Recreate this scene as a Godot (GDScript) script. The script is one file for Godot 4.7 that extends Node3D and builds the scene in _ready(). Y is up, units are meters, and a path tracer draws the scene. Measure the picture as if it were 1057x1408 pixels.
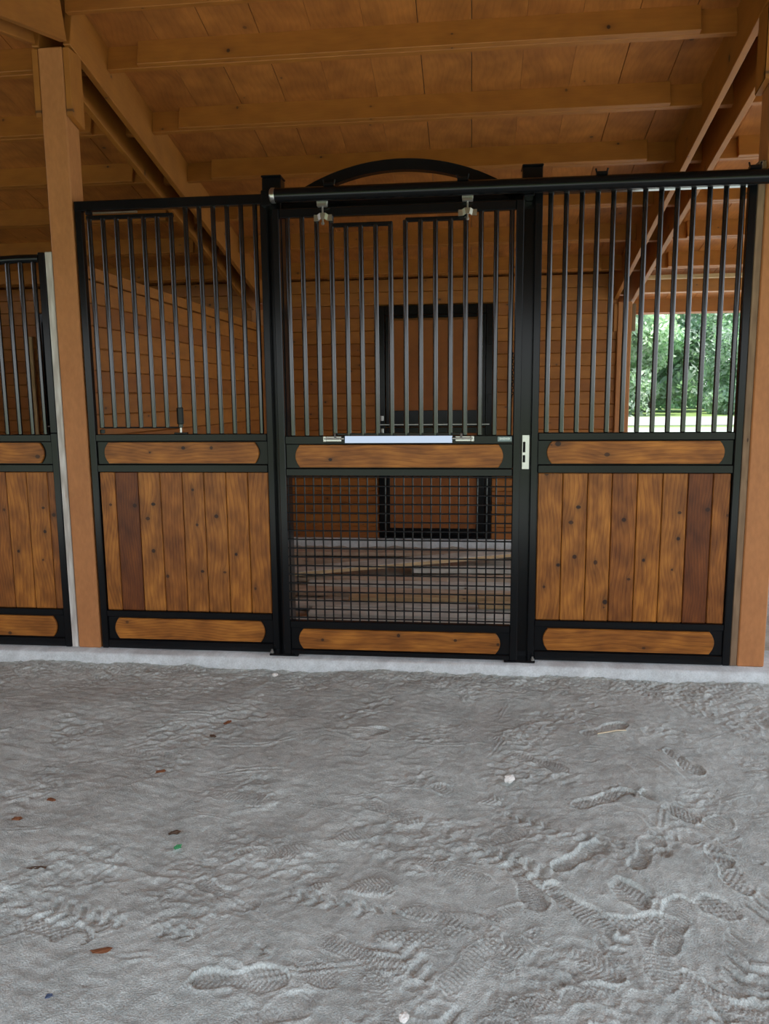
extends Node3D
# A row of horse stalls under a gabled barn roof. y up, metres; z = 0 is the plane of the stall fronts, the stalls lie at z < 0.

var M := {}
var cache := {}
var taken := {}
var rng := RandomNumberGenerator.new()

const SLOPE := 0.235
const RIDGE := 3.457            # underside of the rafters at the ridge
const BAY := 3.815
const PL := -2.36               # left edge of the post left of the stall; posts are 0.14 square
const PR := 1.455
const PE := 3.955               # left edge of the end posts of the open bay

# ------------------------------------------------------------------ nodes
func numbered(called: String, parent: Node) -> String:
	var key = "%d/%s" % [parent.get_instance_id(), called]
	if not taken.has(key):
		taken[key] = 0
		return called
	taken[key] += 1
	return "%s_%03d" % [called, taken[key]]

func thing(called: String, label: String, category: String, at := Vector3.ZERO, group := "") -> Node3D:
	var o := Node3D.new()
	o.name = numbered(called, self)
	add_child(o)
	o.position = at
	tag(o, label, category, group)
	return o

func tag(o: Node, label: String, category: String, group := "", kind := "") -> void:
	if label: o.set_meta("label", label)
	if category: o.set_meta("category", category)
	if group: o.set_meta("group", group)
	if kind: o.set_meta("kind", kind)

func structure(called: String, label: String, category: String, at := Vector3.ZERO) -> Node3D:
	var o := thing(called, label, category, at)
	o.set_meta("kind", "structure")
	return o

# a part: world position minus the parent's own position (parents of parts are never turned, except where stated)
func part(called: String, mesh: Mesh, mat: Material, parent: Node3D, at := Vector3.ZERO, turn := Vector3.ZERO, label := "") -> MeshInstance3D:
	var o := MeshInstance3D.new()
	o.name = numbered(called, parent)
	o.mesh = mesh
	o.material_override = mat
	parent.add_child(o)
	o.position = at
	o.rotation = turn
	if label: o.set_meta("label", label)
	return o

# ------------------------------------------------------------------ meshes
func tri(st: SurfaceTool, a: Vector3, b: Vector3, c: Vector3, n: Vector3, ua := Vector2.ZERO, ub := Vector2.ZERO, uc := Vector2.ZERO) -> void:
	if (b - a).cross(c - a).dot(n) > 0.0:
		var t = b; b = c; c = t
		var u = ub; ub = uc; uc = u
	st.set_normal(n); st.set_uv(ua); st.add_vertex(a)
	st.set_normal(n); st.set_uv(ub); st.add_vertex(b)
	st.set_normal(n); st.set_uv(uc); st.add_vertex(c)

func quad(st: SurfaceTool, a: Vector3, b: Vector3, c: Vector3, d: Vector3, n: Vector3, u := [Vector2.ZERO, Vector2.ZERO, Vector2.ZERO, Vector2.ZERO]) -> void:
	tri(st, a, b, c, n, u[0], u[1], u[2])
	tri(st, a, c, d, n, u[0], u[2], u[3])

func box_uv(p: Vector3, axis: int, s: Vector3, w: Dictionary) -> Vector2:
	var l: int = w.long
	var o1 := -1
	var o2 := -1
	for k in 3:
		if k != l:
			if o1 < 0: o1 = k
			else: o2 = k
	var cols: float = w.cols
	var u := 0.0
	var v := 0.0
	if axis == l:
		u = (w.col + 0.5 + p[o1] / w.wide * 0.9) / cols
		v = p[o2] / w.tall + w.off
	else:
		var ac := o2 if axis == o1 else o1
		u = (w.col + 0.5 + clampf(p[ac] / maxf(w.wide, s[ac]), -0.5, 0.5) * 0.94) / cols
		v = p[l] / w.tall + w.off
	return Vector2(u, v)

# a box with chamfered edges, centred; w = how the wood texture runs: {long, col, cols, wide, tall, off}
func bevel_box(s: Vector3, b := 0.002, w := {}) -> ArrayMesh:
	var key = str(s, "|", b, "|", w)
	if cache.has(key): return cache[key]
	if w.is_empty(): w = {long = 1, col = 0, cols = 1, wide = 1.0, tall = 1.0, off = 0.0}
	var st := SurfaceTool.new()
	st.begin(Mesh.PRIMITIVE_TRIANGLES)
	var h := s * 0.5
	for a in 3:
		var i := (a + 1) % 3
		var j := (a + 2) % 3
		for sg in [-1.0, 1.0]:
			var pts := []
			for q in [[-1, -1], [1, -1], [1, 1], [-1, 1]]:
				var p := Vector3.ZERO
				p[a] = sg * h[a]
				p[i] = q[0] * (h[i] - b)
				p[j] = q[1] * (h[j] - b)
				pts.append(p)
			var n := Vector3.ZERO
			n[a] = sg
			var us := []
			for p in pts: us.append(box_uv(p, a, s, w))
			quad(st, pts[0], pts[1], pts[2], pts[3], n, us)
		# the four chamfers that run along axis a
		if b > 0.0:
			for si in [-1.0, 1.0]:
				for sj in [-1.0, 1.0]:
					var e := []
					for ends in [-1.0, 1.0]:
						var p1 := Vector3.ZERO
						p1[a] = ends * (h[a] - b); p1[i] = si * h[i]; p1[j] = sj * (h[j] - b)
						var p2 := Vector3.ZERO
						p2[a] = ends * (h[a] - b); p2[i] = si * (h[i] - b); p2[j] = sj * h[j]
						e.append(p1); e.append(p2)
					var n2 := Vector3.ZERO
					n2[i] = si; n2[j] = sj
					var u2 := []
					for p in [e[0], e[1], e[3], e[2]]: u2.append(box_uv(p, i, s, w))
					quad(st, e[0], e[1], e[3], e[2], n2.normalized(), u2)
	if b > 0.0:
		for sx in [-1.0, 1.0]:
			for sy in [-1.0, 1.0]:
				for sz in [-1.0, 1.0]:
					var n3 := Vector3(sx, sy, sz)
					var c1 := Vector3(sx * h.x, sy * (h.y - b), sz * (h.z - b))
					var c2 := Vector3(sx * (h.x - b), sy * h.y, sz * (h.z - b))
					var c3 := Vector3(sx * (h.x - b), sy * (h.y - b), sz * h.z)
					tri(st, c1, c2, c3, n3.normalized(), box_uv(c1, 0, s, w), box_uv(c2, 0, s, w), box_uv(c3, 0, s, w))
	var m := st.commit()
	cache[key] = m
	return m

# a round bar along y, centred, with slightly domed ends
func rod(r: float, h: float, sides := 14) -> ArrayMesh:
	var key = "rod%f|%f|%d" % [r, h, sides]
	if cache.has(key): return cache[key]
	var m := lathe([Vector2(0, -h / 2), Vector2(r * 0.8, -h / 2), Vector2(r, -h / 2 + r * 0.2), Vector2(r, h / 2 - r * 0.2), Vector2(r * 0.8, h / 2), Vector2(0, h / 2)], sides)
	cache[key] = m
	return m

func lathe(prof: Array, sides := 16) -> ArrayMesh:
	var st := SurfaceTool.new()
	st.begin(Mesh.PRIMITIVE_TRIANGLES)
	for k in prof.size() - 1:
		var a: Vector2 = prof[k]
		var b: Vector2 = prof[k + 1]
		var t := (b - a).normalized()
		var nn := Vector2(t.y, -t.x)
		for i in sides:
			var a0 := TAU * i / sides
			var a1 := TAU * (i + 1) / sides
			var v := []
			for q in [[a, a0], [a, a1], [b, a1], [b, a0]]:
				v.append([Vector3(q[0].x * cos(q[1]), q[0].y, q[0].x * sin(q[1])), Vector3(nn.x * cos(q[1]), nn.y, nn.x * sin(q[1]))])
			for f in [[0, 1, 2], [0, 2, 3]]:
				var p0: Vector3 = v[f[0]][0]
				var p1: Vector3 = v[f[1]][0]
				var p2: Vector3 = v[f[2]][0]
				var fc := (p1 - p0).cross(p2 - p0)
				if fc.length() < 1e-12: continue
				var order := [f[0], f[1], f[2]]
				if fc.dot(v[f[0]][1] + v[f[1]][1] + v[f[2]][1]) > 0: order = [f[0], f[2], f[1]]
				for o in order:
					st.set_normal(v[o][1]); st.set_uv(Vector2(0, 0)); st.add_vertex(v[o][0])
	return st.commit()

# a rectangular or round section swept along points, upright in plane normal `side`
func sweep(pts: PackedVector3Array, side: Vector3, sec: PackedVector2Array, smooth := false) -> ArrayMesh:
	var st := SurfaceTool.new()
	st.begin(Mesh.PRIMITIVE_TRIANGLES)
	var rings := []
	var mids := []
	for k in pts.size():
		var t := (pts[mini(k + 1, pts.size() - 1)] - pts[maxi(k - 1, 0)]).normalized()
		var up := side.cross(t).normalized()
		var r := []
		for q in sec: r.append(pts[k] + side * q.x + up * q.y)
		rings.append(r)
	var n := sec.size()
	for k in pts.size() - 1:
		for i in n:
			var j := (i + 1) % n
			var a: Vector3 = rings[k][i]
			var b: Vector3 = rings[k][j]
			var c: Vector3 = rings[k + 1][j]
			var d: Vector3 = rings[k + 1][i]
			if smooth:
				var na := (a - pts[k]).normalized()
				var nb := (b - pts[k]).normalized()
				var nc := (c - pts[k + 1]).normalized()
				var nd := (d - pts[k + 1]).normalized()
				for f in [[a, na, b, nb, c, nc], [a, na, c, nc, d, nd]]:
					var g: Vector3 = (f[2] - f[0]).cross(f[4] - f[0])
					var od := [0, 2, 4] if g.dot(f[1] + f[3] + f[5]) < 0 else [0, 4, 2]
					for o in od:
						st.set_normal(f[o + 1]); st.set_uv(Vector2.ZERO); st.add_vertex(f[o])
			else:
				var fn := (b - a).cross(d - a).normalized()
				var mid := (a + b) * 0.5 - pts[k]
				if fn.dot(mid) < 0: fn = -fn
				quad(st, a, b, c, d, fn)
	for e in [0, pts.size() - 1]:
		var fn2 := (pts[1] - pts[0]).normalized() * -1.0 if e == 0 else (pts[e] - pts[e - 1]).normalized()
		for i in range(1, n - 1):
			tri(st, rings[e][0], rings[e][i], rings[e][i + 1], fn2)
	return st.commit()

func circle_section(r: float, n := 10) -> PackedVector2Array:
	var a := PackedVector2Array()
	for i in n: a.append(Vector2(cos(TAU * i / n), sin(TAU * i / n)) * r)
	return a

func square_section(w: float, h: float) -> PackedVector2Array:
	return PackedVector2Array([Vector2(-w / 2, -h / 2), Vector2(w / 2, -h / 2), Vector2(w / 2, h / 2), Vector2(-w / 2, h / 2)])

# an outline in x,y extruded by depth d along z (front face at z = d / 2), grain along x
func extrude(outline: PackedVector2Array, d: float, uv: Callable, bevel := 0.003) -> ArrayMesh:
	var st := SurfaceTool.new()
	st.begin(Mesh.PRIMITIVE_TRIANGLES)
	var inner := Geometry2D.offset_polygon(outline, -bevel)[0] if bevel > 0 else outline
	for z in [d / 2, -d / 2]:
		var idx := Geometry2D.triangulate_polygon(inner)
		for k in range(0, idx.size(), 3):
			var p := [inner[idx[k]], inner[idx[k + 1]], inner[idx[k + 2]]]
			tri(st, Vector3(p[0].x, p[0].y, z), Vector3(p[1].x, p[1].y, z), Vector3(p[2].x, p[2].y, z), Vector3(0, 0, signf(z)), uv.call(p[0]), uv.call(p[1]), uv.call(p[2]))
	var n := outline.size()
	var c := Vector2.ZERO
	for p in outline: c += p / n
	var shrink := 1.0
	for i in n:
		var a := outline[i]
		var b := outline[(i + 1) % n]
		var nn := Vector2(b.y - a.y, a.x - b.x).normalized()
		if nn.dot((a + b) * 0.5 - c) < 0: nn = -nn
		quad(st, Vector3(a.x, a.y, -d / 2 + bevel), Vector3(b.x, b.y, -d / 2 + bevel), Vector3(b.x, b.y, d / 2 - bevel), Vector3(a.x, a.y, d / 2 - bevel), Vector3(nn.x, nn.y, 0), [uv.call(a), uv.call(b), uv.call(b), uv.call(a)])
		if bevel > 0:
			var ai := a - (nn * bevel)
			var bi := b - (nn * bevel)
			quad(st, Vector3(a.x, a.y, d / 2 - bevel), Vector3(b.x, b.y, d / 2 - bevel), Vector3(bi.x, bi.y, d / 2), Vector3(ai.x, ai.y, d / 2), Vector3(nn.x, nn.y, 1).normalized(), [uv.call(a), uv.call(b), uv.call(bi), uv.call(ai)])
	return st.commit()

func merged(list: Array) -> ArrayMesh:      # list of [mesh, Transform3D]
	var st := SurfaceTool.new()
	for e in list: st.append_from(e[0], 0, e[1])
	return st.commit()

func at(v: Vector3, turn := Vector3.ZERO) -> Transform3D:
	return Transform3D(Basis.from_euler(turn), v)

# ------------------------------------------------------------------ textures
func noise(sd: int, freq: float, oct := 3, kind := FastNoiseLite.TYPE_SIMPLEX_SMOOTH) -> FastNoiseLite:
	var n := FastNoiseLite.new()
	n.seed = sd
	n.noise_type = kind
	n.frequency = freq
	n.fractal_octaves = oct
	return n

# boards side by side, grain along v. low/high: the darkest and lightest tone of the wood itself
func wood_texture(sd: int, cols: int, cw: int, h: int, low: Color, high: Color, knot: Color, knots: int, px: float, contrast := 1.0, blotch := 0.25) -> ImageTexture:
	# px: millimetres per pixel; every column is one board
	var r := RandomNumberGenerator.new()
	r.seed = sd
	var w := cols * cw
	var data := PackedByteArray()
	data.resize(w * h * 3)
	var n1 := noise(sd, 1.0, 2)
	var n2 := noise(sd + 1, 1.0, 2)
	var n3 := noise(sd + 2, 1.0, 2)
	var rad := h * px * 0.001 / TAU           # the board's length is wound round a circle so that it wraps
	for c in cols:
		var pith := r.randf_range(-0.5, 1.5)
		var rings := r.randf_range(5.0, 10.0)
		var tone := r.randf_range(-0.07, 0.07)
		var ks := []
		for k in r.randi_range(maxi(0, knots - 1), knots + 1):
			ks.append([r.randf_range(0.1, 0.9) * cw, r.randf() * h, r.randf_range(4.0, 11.0) / px, r.randf_range(0.55, 1.0), r.randf_range(0.9, 1.7)])
		for y in h:
			var near := []
			for k in ks:
				var dy := absf(y - k[1])
				dy = minf(dy, h - dy)
				if dy < k[2] * 14.0: near.append([k, dy])
			var ang := TAU * y / h
			var wy := Vector2(cos(ang), sin(ang)) * rad
			var bend := n1.get_noise_3d(wy.x * 1.3, wy.y * 1.3, c * 7.3) * 0.34
			for x in cw:
				var u := float(x) / cw
				var g := absf(u - pith + bend + n2.get_noise_3d(wy.x * 3.0, wy.y * 3.0, u * 0.8 + c * 5.0) * 0.06) * rings
				var dark := 0.0
				for e in near:
					var k = e[0]
					var dx: float = (x - float(k[0])) / k[2]
					var dyy: float = e[1] / (k[2] * k[4])
					var d := sqrt(dx * dx + dyy * dyy)
					var d2 := sqrt(dx * dx * 0.5 + dyy * dyy * 0.12)
					g += 1.1 * exp(-d2 * 0.9) * signf(u - pith)
					dark = maxf(dark, smoothstep(1.15, 0.75, d) * k[3])
					dark = maxf(dark, exp(-d2 * 1.15) * 0.5 * k[3])
				var s := g - floorf(g)
				var ring := s * s * (1.0 - smoothstep(0.8, 1.0, s))
				var fib := n3.get_noise_3d(wy.x * 14.0, wy.y * 14.0, u * 34.0 + c * 91.0)
				var blo := n1.get_noise_3d(wy.x * 5.0, wy.y * 5.0, u * 1.6 + c * 31.0)
				var t := 0.58 - contrast * (0.3 * ring - 0.2 * fib) + blo * blotch + tone
				t = clampf(t, 0.0, 1.0)
				var i := (y * w + c * cw + x) * 3
				data[i] = int(clampf(lerpf(lerpf(low.r, high.r, t), knot.r, dark), 0, 1) * 255.0)
				data[i + 1] = int(clampf(lerpf(lerpf(low.g, high.g, t), knot.g, dark), 0, 1) * 255.0)
				data[i + 2] = int(clampf(lerpf(lerpf(low.b, high.b, t), knot.b, dark), 0, 1) * 255.0)
	return ImageTexture.create_from_image(Image.create_from_data(w, h, false, Image.FORMAT_RGB8, data))

# a seamless mottled texture between two tones; speck: share of single-grain speckle
func mottled(sd: int, size: int, a: Color, b: Color, freqs: Array, speck := 0.15) -> ImageTexture:
	var layers := []
	for k in freqs.size():
		layers.append(noise(sd + k, freqs[k], 3).get_seamless_image(size, size))
	var r := RandomNumberGenerator.new()
	r.seed = sd
	var bytes := []
	for l in layers:
		l.convert(Image.FORMAT_L8)
		bytes.append(l.get_data())
	var data := PackedByteArray()
	data.resize(size * size * 3)
	for i in size * size:
		var t := 0.0
		for d in bytes: t += d[i] / 255.0
		t = t / bytes.size() + (r.randf() - 0.5) * speck
		t = clampf((t - 0.5) * 1.5 + 0.5, 0, 1)
		data[i * 3] = int(lerpf(a.r, b.r, t) * 255.0)
		data[i * 3 + 1] = int(lerpf(a.g, b.g, t) * 255.0)
		data[i * 3 + 2] = int(lerpf(a.b, b.b, t) * 255.0)
	return ImageTexture.create_from_image(Image.create_from_data(size, size, false, Image.FORMAT_RGB8, data))

func grain_normal(sd: int, size: int, freq: float, strength: float, speck := 0.0) -> ImageTexture:
	var im := noise(sd, freq, 4).get_seamless_image(size, size)
	im.convert(Image.FORMAT_L8)
	if speck > 0.0:
		var d := im.get_data()
		var r := RandomNumberGenerator.new()
		r.seed = sd
		for i in d.size(): d[i] = clampi(int(d[i] + (r.randf() - 0.5) * 255.0 * speck), 0, 255)
		im = Image.create_from_data(size, size, false, Image.FORMAT_L8, d)
	im.convert(Image.FORMAT_RGBA8)
	im.bump_map_to_normal_map(strength)
	return ImageTexture.create_from_image(im)

func mat(c: Color, rough := 0.6, metal := 0.0, tex: Texture2D = null) -> StandardMaterial3D:
	var m := StandardMaterial3D.new()
	m.albedo_color = c
	m.roughness = rough
	m.metallic = metal
	if tex: m.albedo_texture = tex
	return m

func make_materials() -> void:
	var panel := wood_texture(11, 12, 96, 768, Color8(104, 60, 22), Color8(198, 134, 60), Color8(46, 28, 18), 2, 1.1, 1.15, 0.38)
	var stained := wood_texture(23, 8, 96, 1536, Color8(128, 80, 26), Color8(172, 114, 42), Color8(60, 34, 16), 2, 1.4, 0.42, 0.24)
	var deck := wood_texture(43, 8, 96, 1024, Color8(126, 76, 28), Color8(190, 122, 54), Color8(70, 46, 26), 2, 2.4, 0.6, 0.36)
	var grey := wood_texture(37, 6, 96, 1024, Color8(166, 156, 146), Color8(236, 230, 220), Color8(96, 80, 66), 2, 1.4, 0.6, 0.4)
	var paint := mottled(51, 256, Color8(160, 102, 54), Color8(178, 116, 64), [0.02, 0.09], 0.12)
	# varnished boards of the stall fronts, by tone of the board
	for t in [["a", Color8(236, 226, 212)], ["b", Color8(212, 196, 184)], ["c", Color8(160, 134, 124)], ["d", Color8(242, 230, 204)]]:
		M["plank_" + t[0]] = mat(t[1], 0.42, 0.0, panel)
		M["plank_" + t[0]].metallic_specular = 0.35
	# brown stained barn timber
	M.board = mat(Color8(255, 240, 228), 0.62, 0.0, stained)
	M.board_b = mat(Color8(240, 218, 204), 0.62, 0.0, stained)
	M.deck = mat(Color8(255, 248, 240), 0.66, 0.0, deck)
	M.deck_b = mat(Color8(246, 236, 226), 0.66, 0.0, deck)
	M.joist = mat(Color8(255, 240, 230), 0.6, 0.0, stained)
	M.rafter = mat(Color8(255, 242, 228), 0.6, 0.0, stained)
	M.post = mat(Color.WHITE, 0.62, 0.0, paint)
	M.post.uv1_triplanar = true
	M.post.uv1_world_triplanar = true
	M.post.uv1_scale = Vector3(1.6, 0.7, 1.6)
	M.raw = mat(Color8(226, 196, 150), 0.75, 0.0, grey)
	M.grey = mat(Color8(244, 248, 246), 0.8, 0.0, grey)
	M.brown_grey = mat(Color8(232, 212, 190), 0.8, 0.0, grey)
	M.weathered = mat(Color8(160, 134, 108), 0.85, 0.0, grey)
	M.white_wood = mat(Color8(255, 255, 255), 0.7, 0.0, wood_texture(61, 2, 96, 512, Color8(150, 140, 130), Color8(214, 210, 204), Color8(170, 120, 80), 3, 3.0, 0.5, 0.5))
	M.plywood = mat(Color8(232, 206, 186), 0.6, 0.0, stained)
	# steel and fittings
	M.steel = mat(Color8(15, 16, 18), 0.2, 0.0)
	M.steel.metallic_specular = 0.34
	M.bar = mat(Color8(15, 16, 18), 0.16, 0.0)
	M.bar.metallic_specular = 0.62
	M.zinc = mat(Color8(176, 174, 170), 0.28, 0.95)
	M.chrome = mat(Color8(132, 138, 146), 0.06, 1.0)
	M.slot = mat(Color8(6, 6, 6), 0.8)
	M.sticker = mat(Color8(120, 140, 138), 0.4)
	M.sticker_mark = mat(Color8(214, 226, 218), 0.4)
	M.roof = mat(Color8(120, 122, 122), 0.5, 0.6)
	# ground
	var sand_tex := mottled(71, 512, Color8(166, 171, 166), Color8(218, 224, 218), [0.006, 0.03, 0.12], 0.5)
	M.sand = mat(Color.WHITE, 0.95, 0.0, sand_tex)
	M.sand.metallic_specular = 0.2
	M.sand.normal_enabled = true
	M.sand.normal_texture = grain_normal(77, 512, 0.22, 3.0, 0.2)
	M.sand.normal_scale = 0.5
	M.dirt = mat(Color8(226, 206, 190), 0.95, 0.0, sand_tex)
	var con := mottled(81, 512, Color8(176, 178, 176), Color8(226, 230, 230), [0.008, 0.03, 0.15], 0.3)
	M.concrete = mat(Color.WHITE, 0.85, 0.0, con)
	M.concrete.uv1_triplanar = true
	M.concrete.uv1_world_triplanar = true
	M.concrete.uv1_scale = Vector3(0.9, 0.9, 0.9)
	M.grass = mat(Color8(120, 140, 84), 0.95, 0.0, mottled(91, 256, Color8(170, 180, 150), Color8(255, 255, 240), [0.01, 0.06], 0.4))
	M.gravel = mat(Color8(130, 134, 126), 0.95)
	M.bark = mat(Color8(120, 112, 104), 0.9)
	M.fence = mat(Color8(236, 236, 232), 0.6)

func wood(long: int, col: int, cols: int, off := 0.0, wide := 0.13, tall := 1.0) -> Dictionary:
	return {long = long, col = col, cols = cols, wide = wide, tall = tall, off = off}

# ------------------------------------------------------------------ stall fronts
# a board with bowed ends, front face at z
func infill(parent: Node3D, x0: float, x1: float, y0: float, y1: float, z: float, col: int, m: Material, off: float) -> void:
	var hw := (x1 - x0) / 2
	var hh := (y1 - y0) / 2
	var o := PackedVector2Array()
	var bow := 0.026
	for k in 9:
		var a := lerpf(-1.0, 1.0, k / 8.0)
		o.append(Vector2(hw - bow * a * a, hh * a))
	for k in 9:
		var a := lerpf(1.0, -1.0, k / 8.0)
		o.append(Vector2(-hw + bow * a * a, hh * a))
	var uv := func(p: Vector2) -> Vector2: return Vector2((col + 0.5 + p.y / 0.135 * 0.94) / 12.0, p.x / 1.0 + off)
	part("wood_infill", extrude(o, 0.016, uv), m, parent, Vector3((x0 + x1) / 2, (y0 + y1) / 2, z - 0.008))

func rail(parent: Node3D, called: String, x0: float, x1: float, y0: float, y1: float, z0: float, z1: float, m: Material = null) -> MeshInstance3D:
	var s := Vector3(x1 - x0, y1 - y0, z1 - z0)
	return part(called, bevel_box(s, minf(0.004, minf(s.x, minf(s.y, s.z)) * 0.2)), m if m else M.steel, parent, Vector3((x0 + x1) / 2, (y0 + y1) / 2, (z0 + z1) / 2))

func bar(parent: Node3D, x: float, y0: float, y1: float, z: float, r := 0.0135) -> void:
	part("bar", rod(r, y1 - y0), M.bar, parent, Vector3(x, (y0 + y1) / 2, z))

# the frame below the bars: rails, stiles, infill boards and planks. edges: plank edges in x; tones: letter and atlas column of each plank
func lower_panel(t: Node3D, x0: float, x1: float, ytop: float, edges: Array, tones: Array, cols: Array, wood_cols: Array) -> void:
	var w := 0.039
	rail(t, "stile", x0, x0 + w, 0.068, ytop, -0.04, 0.0)
	rail(t, "stile", x1 - w, x1, 0.068, ytop, -0.04, 0.0)
	var a := x0 + w
	var b := x1 - w
	rail(t, "rail", a, b, 0.07, 0.122, -0.04, -0.001)
	rail(t, "rail", a, b, 0.264, 0.303, -0.04, -0.001)
	rail(t, "rail", a, b, 1.132, 1.177, -0.04, -0.001)
	rail(t, "rail", a, b, 1.31, 1.352, -0.04, -0.001)
	rail(t, "backing_plate", a, b, 0.122, 0.264, -0.03, -0.016)
	rail(t, "backing_plate", a, b, 1.177, 1.31, -0.03, -0.016)
	infill(t, a + 0.048, b - 0.048, 0.13, 0.257, -0.001, wood_cols[0], M.plank_d, 0.1)
	infill(t, a + 0.048, b - 0.048, 1.184, 1.305, -0.001, wood_cols[1], M.plank_d, 0.55)
	rail(t, "back_panel", a, b, 0.303, 1.132, -0.039, -0.034)
	for k in edges.size() - 1:
		var wd: float = edges[k + 1] - edges[k]
		var s := Vector3(wd - 0.003, 0.829, 0.018)
		part("plank", bevel_box(s, 0.004, wood(1, cols[k], 12, 0.5, 0.135, 0.86)), M["plank_" + tones[k]], t, Vector3((edges[k] + edges[k + 1]) / 2, 0.7175, -0.024))

func _front_panels() -> void:
	# left of the door
	var t := thing("stall_front_panel", "black barred stall front with feed gate between brown post and sliding door", "stall panel", Vector3(0, 0, 0))
	var x0 := -2.21
	var x1 := -1.115
	lower_panel(t, x0, x1, 2.64, [-2.168, -2.075, -1.936, -1.802, -1.669, -1.539, -1.408, -1.279, -1.156], ["d", "c", "a", "b", "a", "a", "d", "d"], [0, 1, 2, 3, 4, 5, 6, 7], [8, 9])
	rail(t, "top_rail", x0, x1 - 0.002, 2.588, 2.64, -0.045, 0.003)
	for k in 13:
		var bx := -2.127 + 0.0784 * k
		if k < 7: continue
		bar(t, bx, 1.352, 2.59, -0.02)
	# the swing-out feed gate of seven bars
	var g := part("feed_gate", sweep(PackedVector3Array([Vector3(-2.127, 1.39, -0.006), Vector3(-1.657, 1.39, -0.006)]), Vector3(0, 0, 1), circle_section(0.005), true), M.steel, t, Vector3.ZERO)
	part("gate_rail", bevel_box(Vector3(0.5, 0.022, 0.024), 0.003), M.steel, g, Vector3(-1.892, 2.55, -0.006))
	for k in 7:
		part("gate_bar", rod(0.0135, 1.16), M.bar, g, Vector3(-2.127 + 0.0784 * k, 1.968, -0.006))
	part("latch_sleeve", rod(0.019, 0.095), M.steel, g, Vector3(-2.127 + 0.0784 * 6, 1.455, -0.006))
	part("latch_pin", rod(0.007, 0.05), M.zinc, g, Vector3(-2.127 + 0.0784 * 6, 1.378, -0.006))
	part("latch_plate", bevel_box(Vector3(0.075, 0.008, 0.03), 0.002), M.steel, t, Vector3(-1.657, 1.357, -0.012))
	part("hinge_pin", rod(0.02, 0.02), M.steel, t, Vector3(-2.127, 2.575, -0.006))
	part("hinge_pin", rod(0.014, 0.024), M.steel, t, Vector3(-2.127, 1.368, -0.006))
	part("pale_strip", bevel_box(Vector3(0.27, 0.01, 0.012), 0.002), M.zinc, t, Vector3(-1.985, 2.576, -0.012), Vector3.ZERO, "pale metal strip under the top rail")  # pale strip made up to stand for a bright streak under the rail

	# right of the door
	t = thing("stall_front_panel", "black barred stall front with wood planks between sliding door and grey weathered board", "stall panel", Vector3(0, 0, 0))
	lower_panel(t, 0.315, 1.415, 2.64, [0.358, 0.492, 0.626, 0.755, 0.889, 1.021, 1.152, 1.282, 1.374], ["a", "a", "a", "b", "d", "a", "c", "b"], [10, 2, 11, 5, 6, 9, 1, 8], [7, 11])
	rail(t, "top_rail", 0.317, 1.415, 2.588, 2.64, -0.045, 0.003)
	for k in 13: bar(t, 0.396 + 0.0795 * k, 1.352, 2.59, -0.02)

	# the neighbouring stall, left of the brown post
	t = thing("stall_front_panel", "black barred stall front with curved top rail beside the white edged brown post", "stall panel", Vector3(0, 0, 0))
	x0 = -3.52
	x1 = -2.407
	lower_panel(t, x0, x1, 1.36, [-3.48, -3.404, -3.274, -3.144, -3.014, -2.885, -2.756, -2.626, -2.495, -2.446], ["a", "b", "a", "d", "a", "b", "d", "d", "b"], [3, 6, 9, 0, 4, 8, 6, 9, 5], [3, 10])
	rail(t, "post", x1 - 0.039, x1, 1.36, 2.375, -0.04, 0.0)
	rail(t, "post", x0, x0 + 0.039, 1.36, 1.8, -0.04, 0.0)
	var arc := PackedVector3Array()
	arc.append(Vector3(-2.447, 2.345, -0.02))
	for k in 13:
		var a := PI / 2 * k / 12.0
		arc.append(Vector3(-2.58 - 0.92 * sin(a), 1.785 + 0.56 * cos(a), -0.02))
	part("curved_rail", sweep(arc, Vector3(0, 0, 1), circle_section(0.024, 12), true), M.steel, t)
	for k in 12:
		var bx := -2.484 - 0.079 * k
		var q := clampf((-2.58 - bx) / 0.92, 0.0, 1.0)
		var top := 1.785 + 0.56 * sqrt(1.0 - q * q)
		if bx > x0 + 0.06: bar(t, bx, 1.352, top, -0.02)

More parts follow.
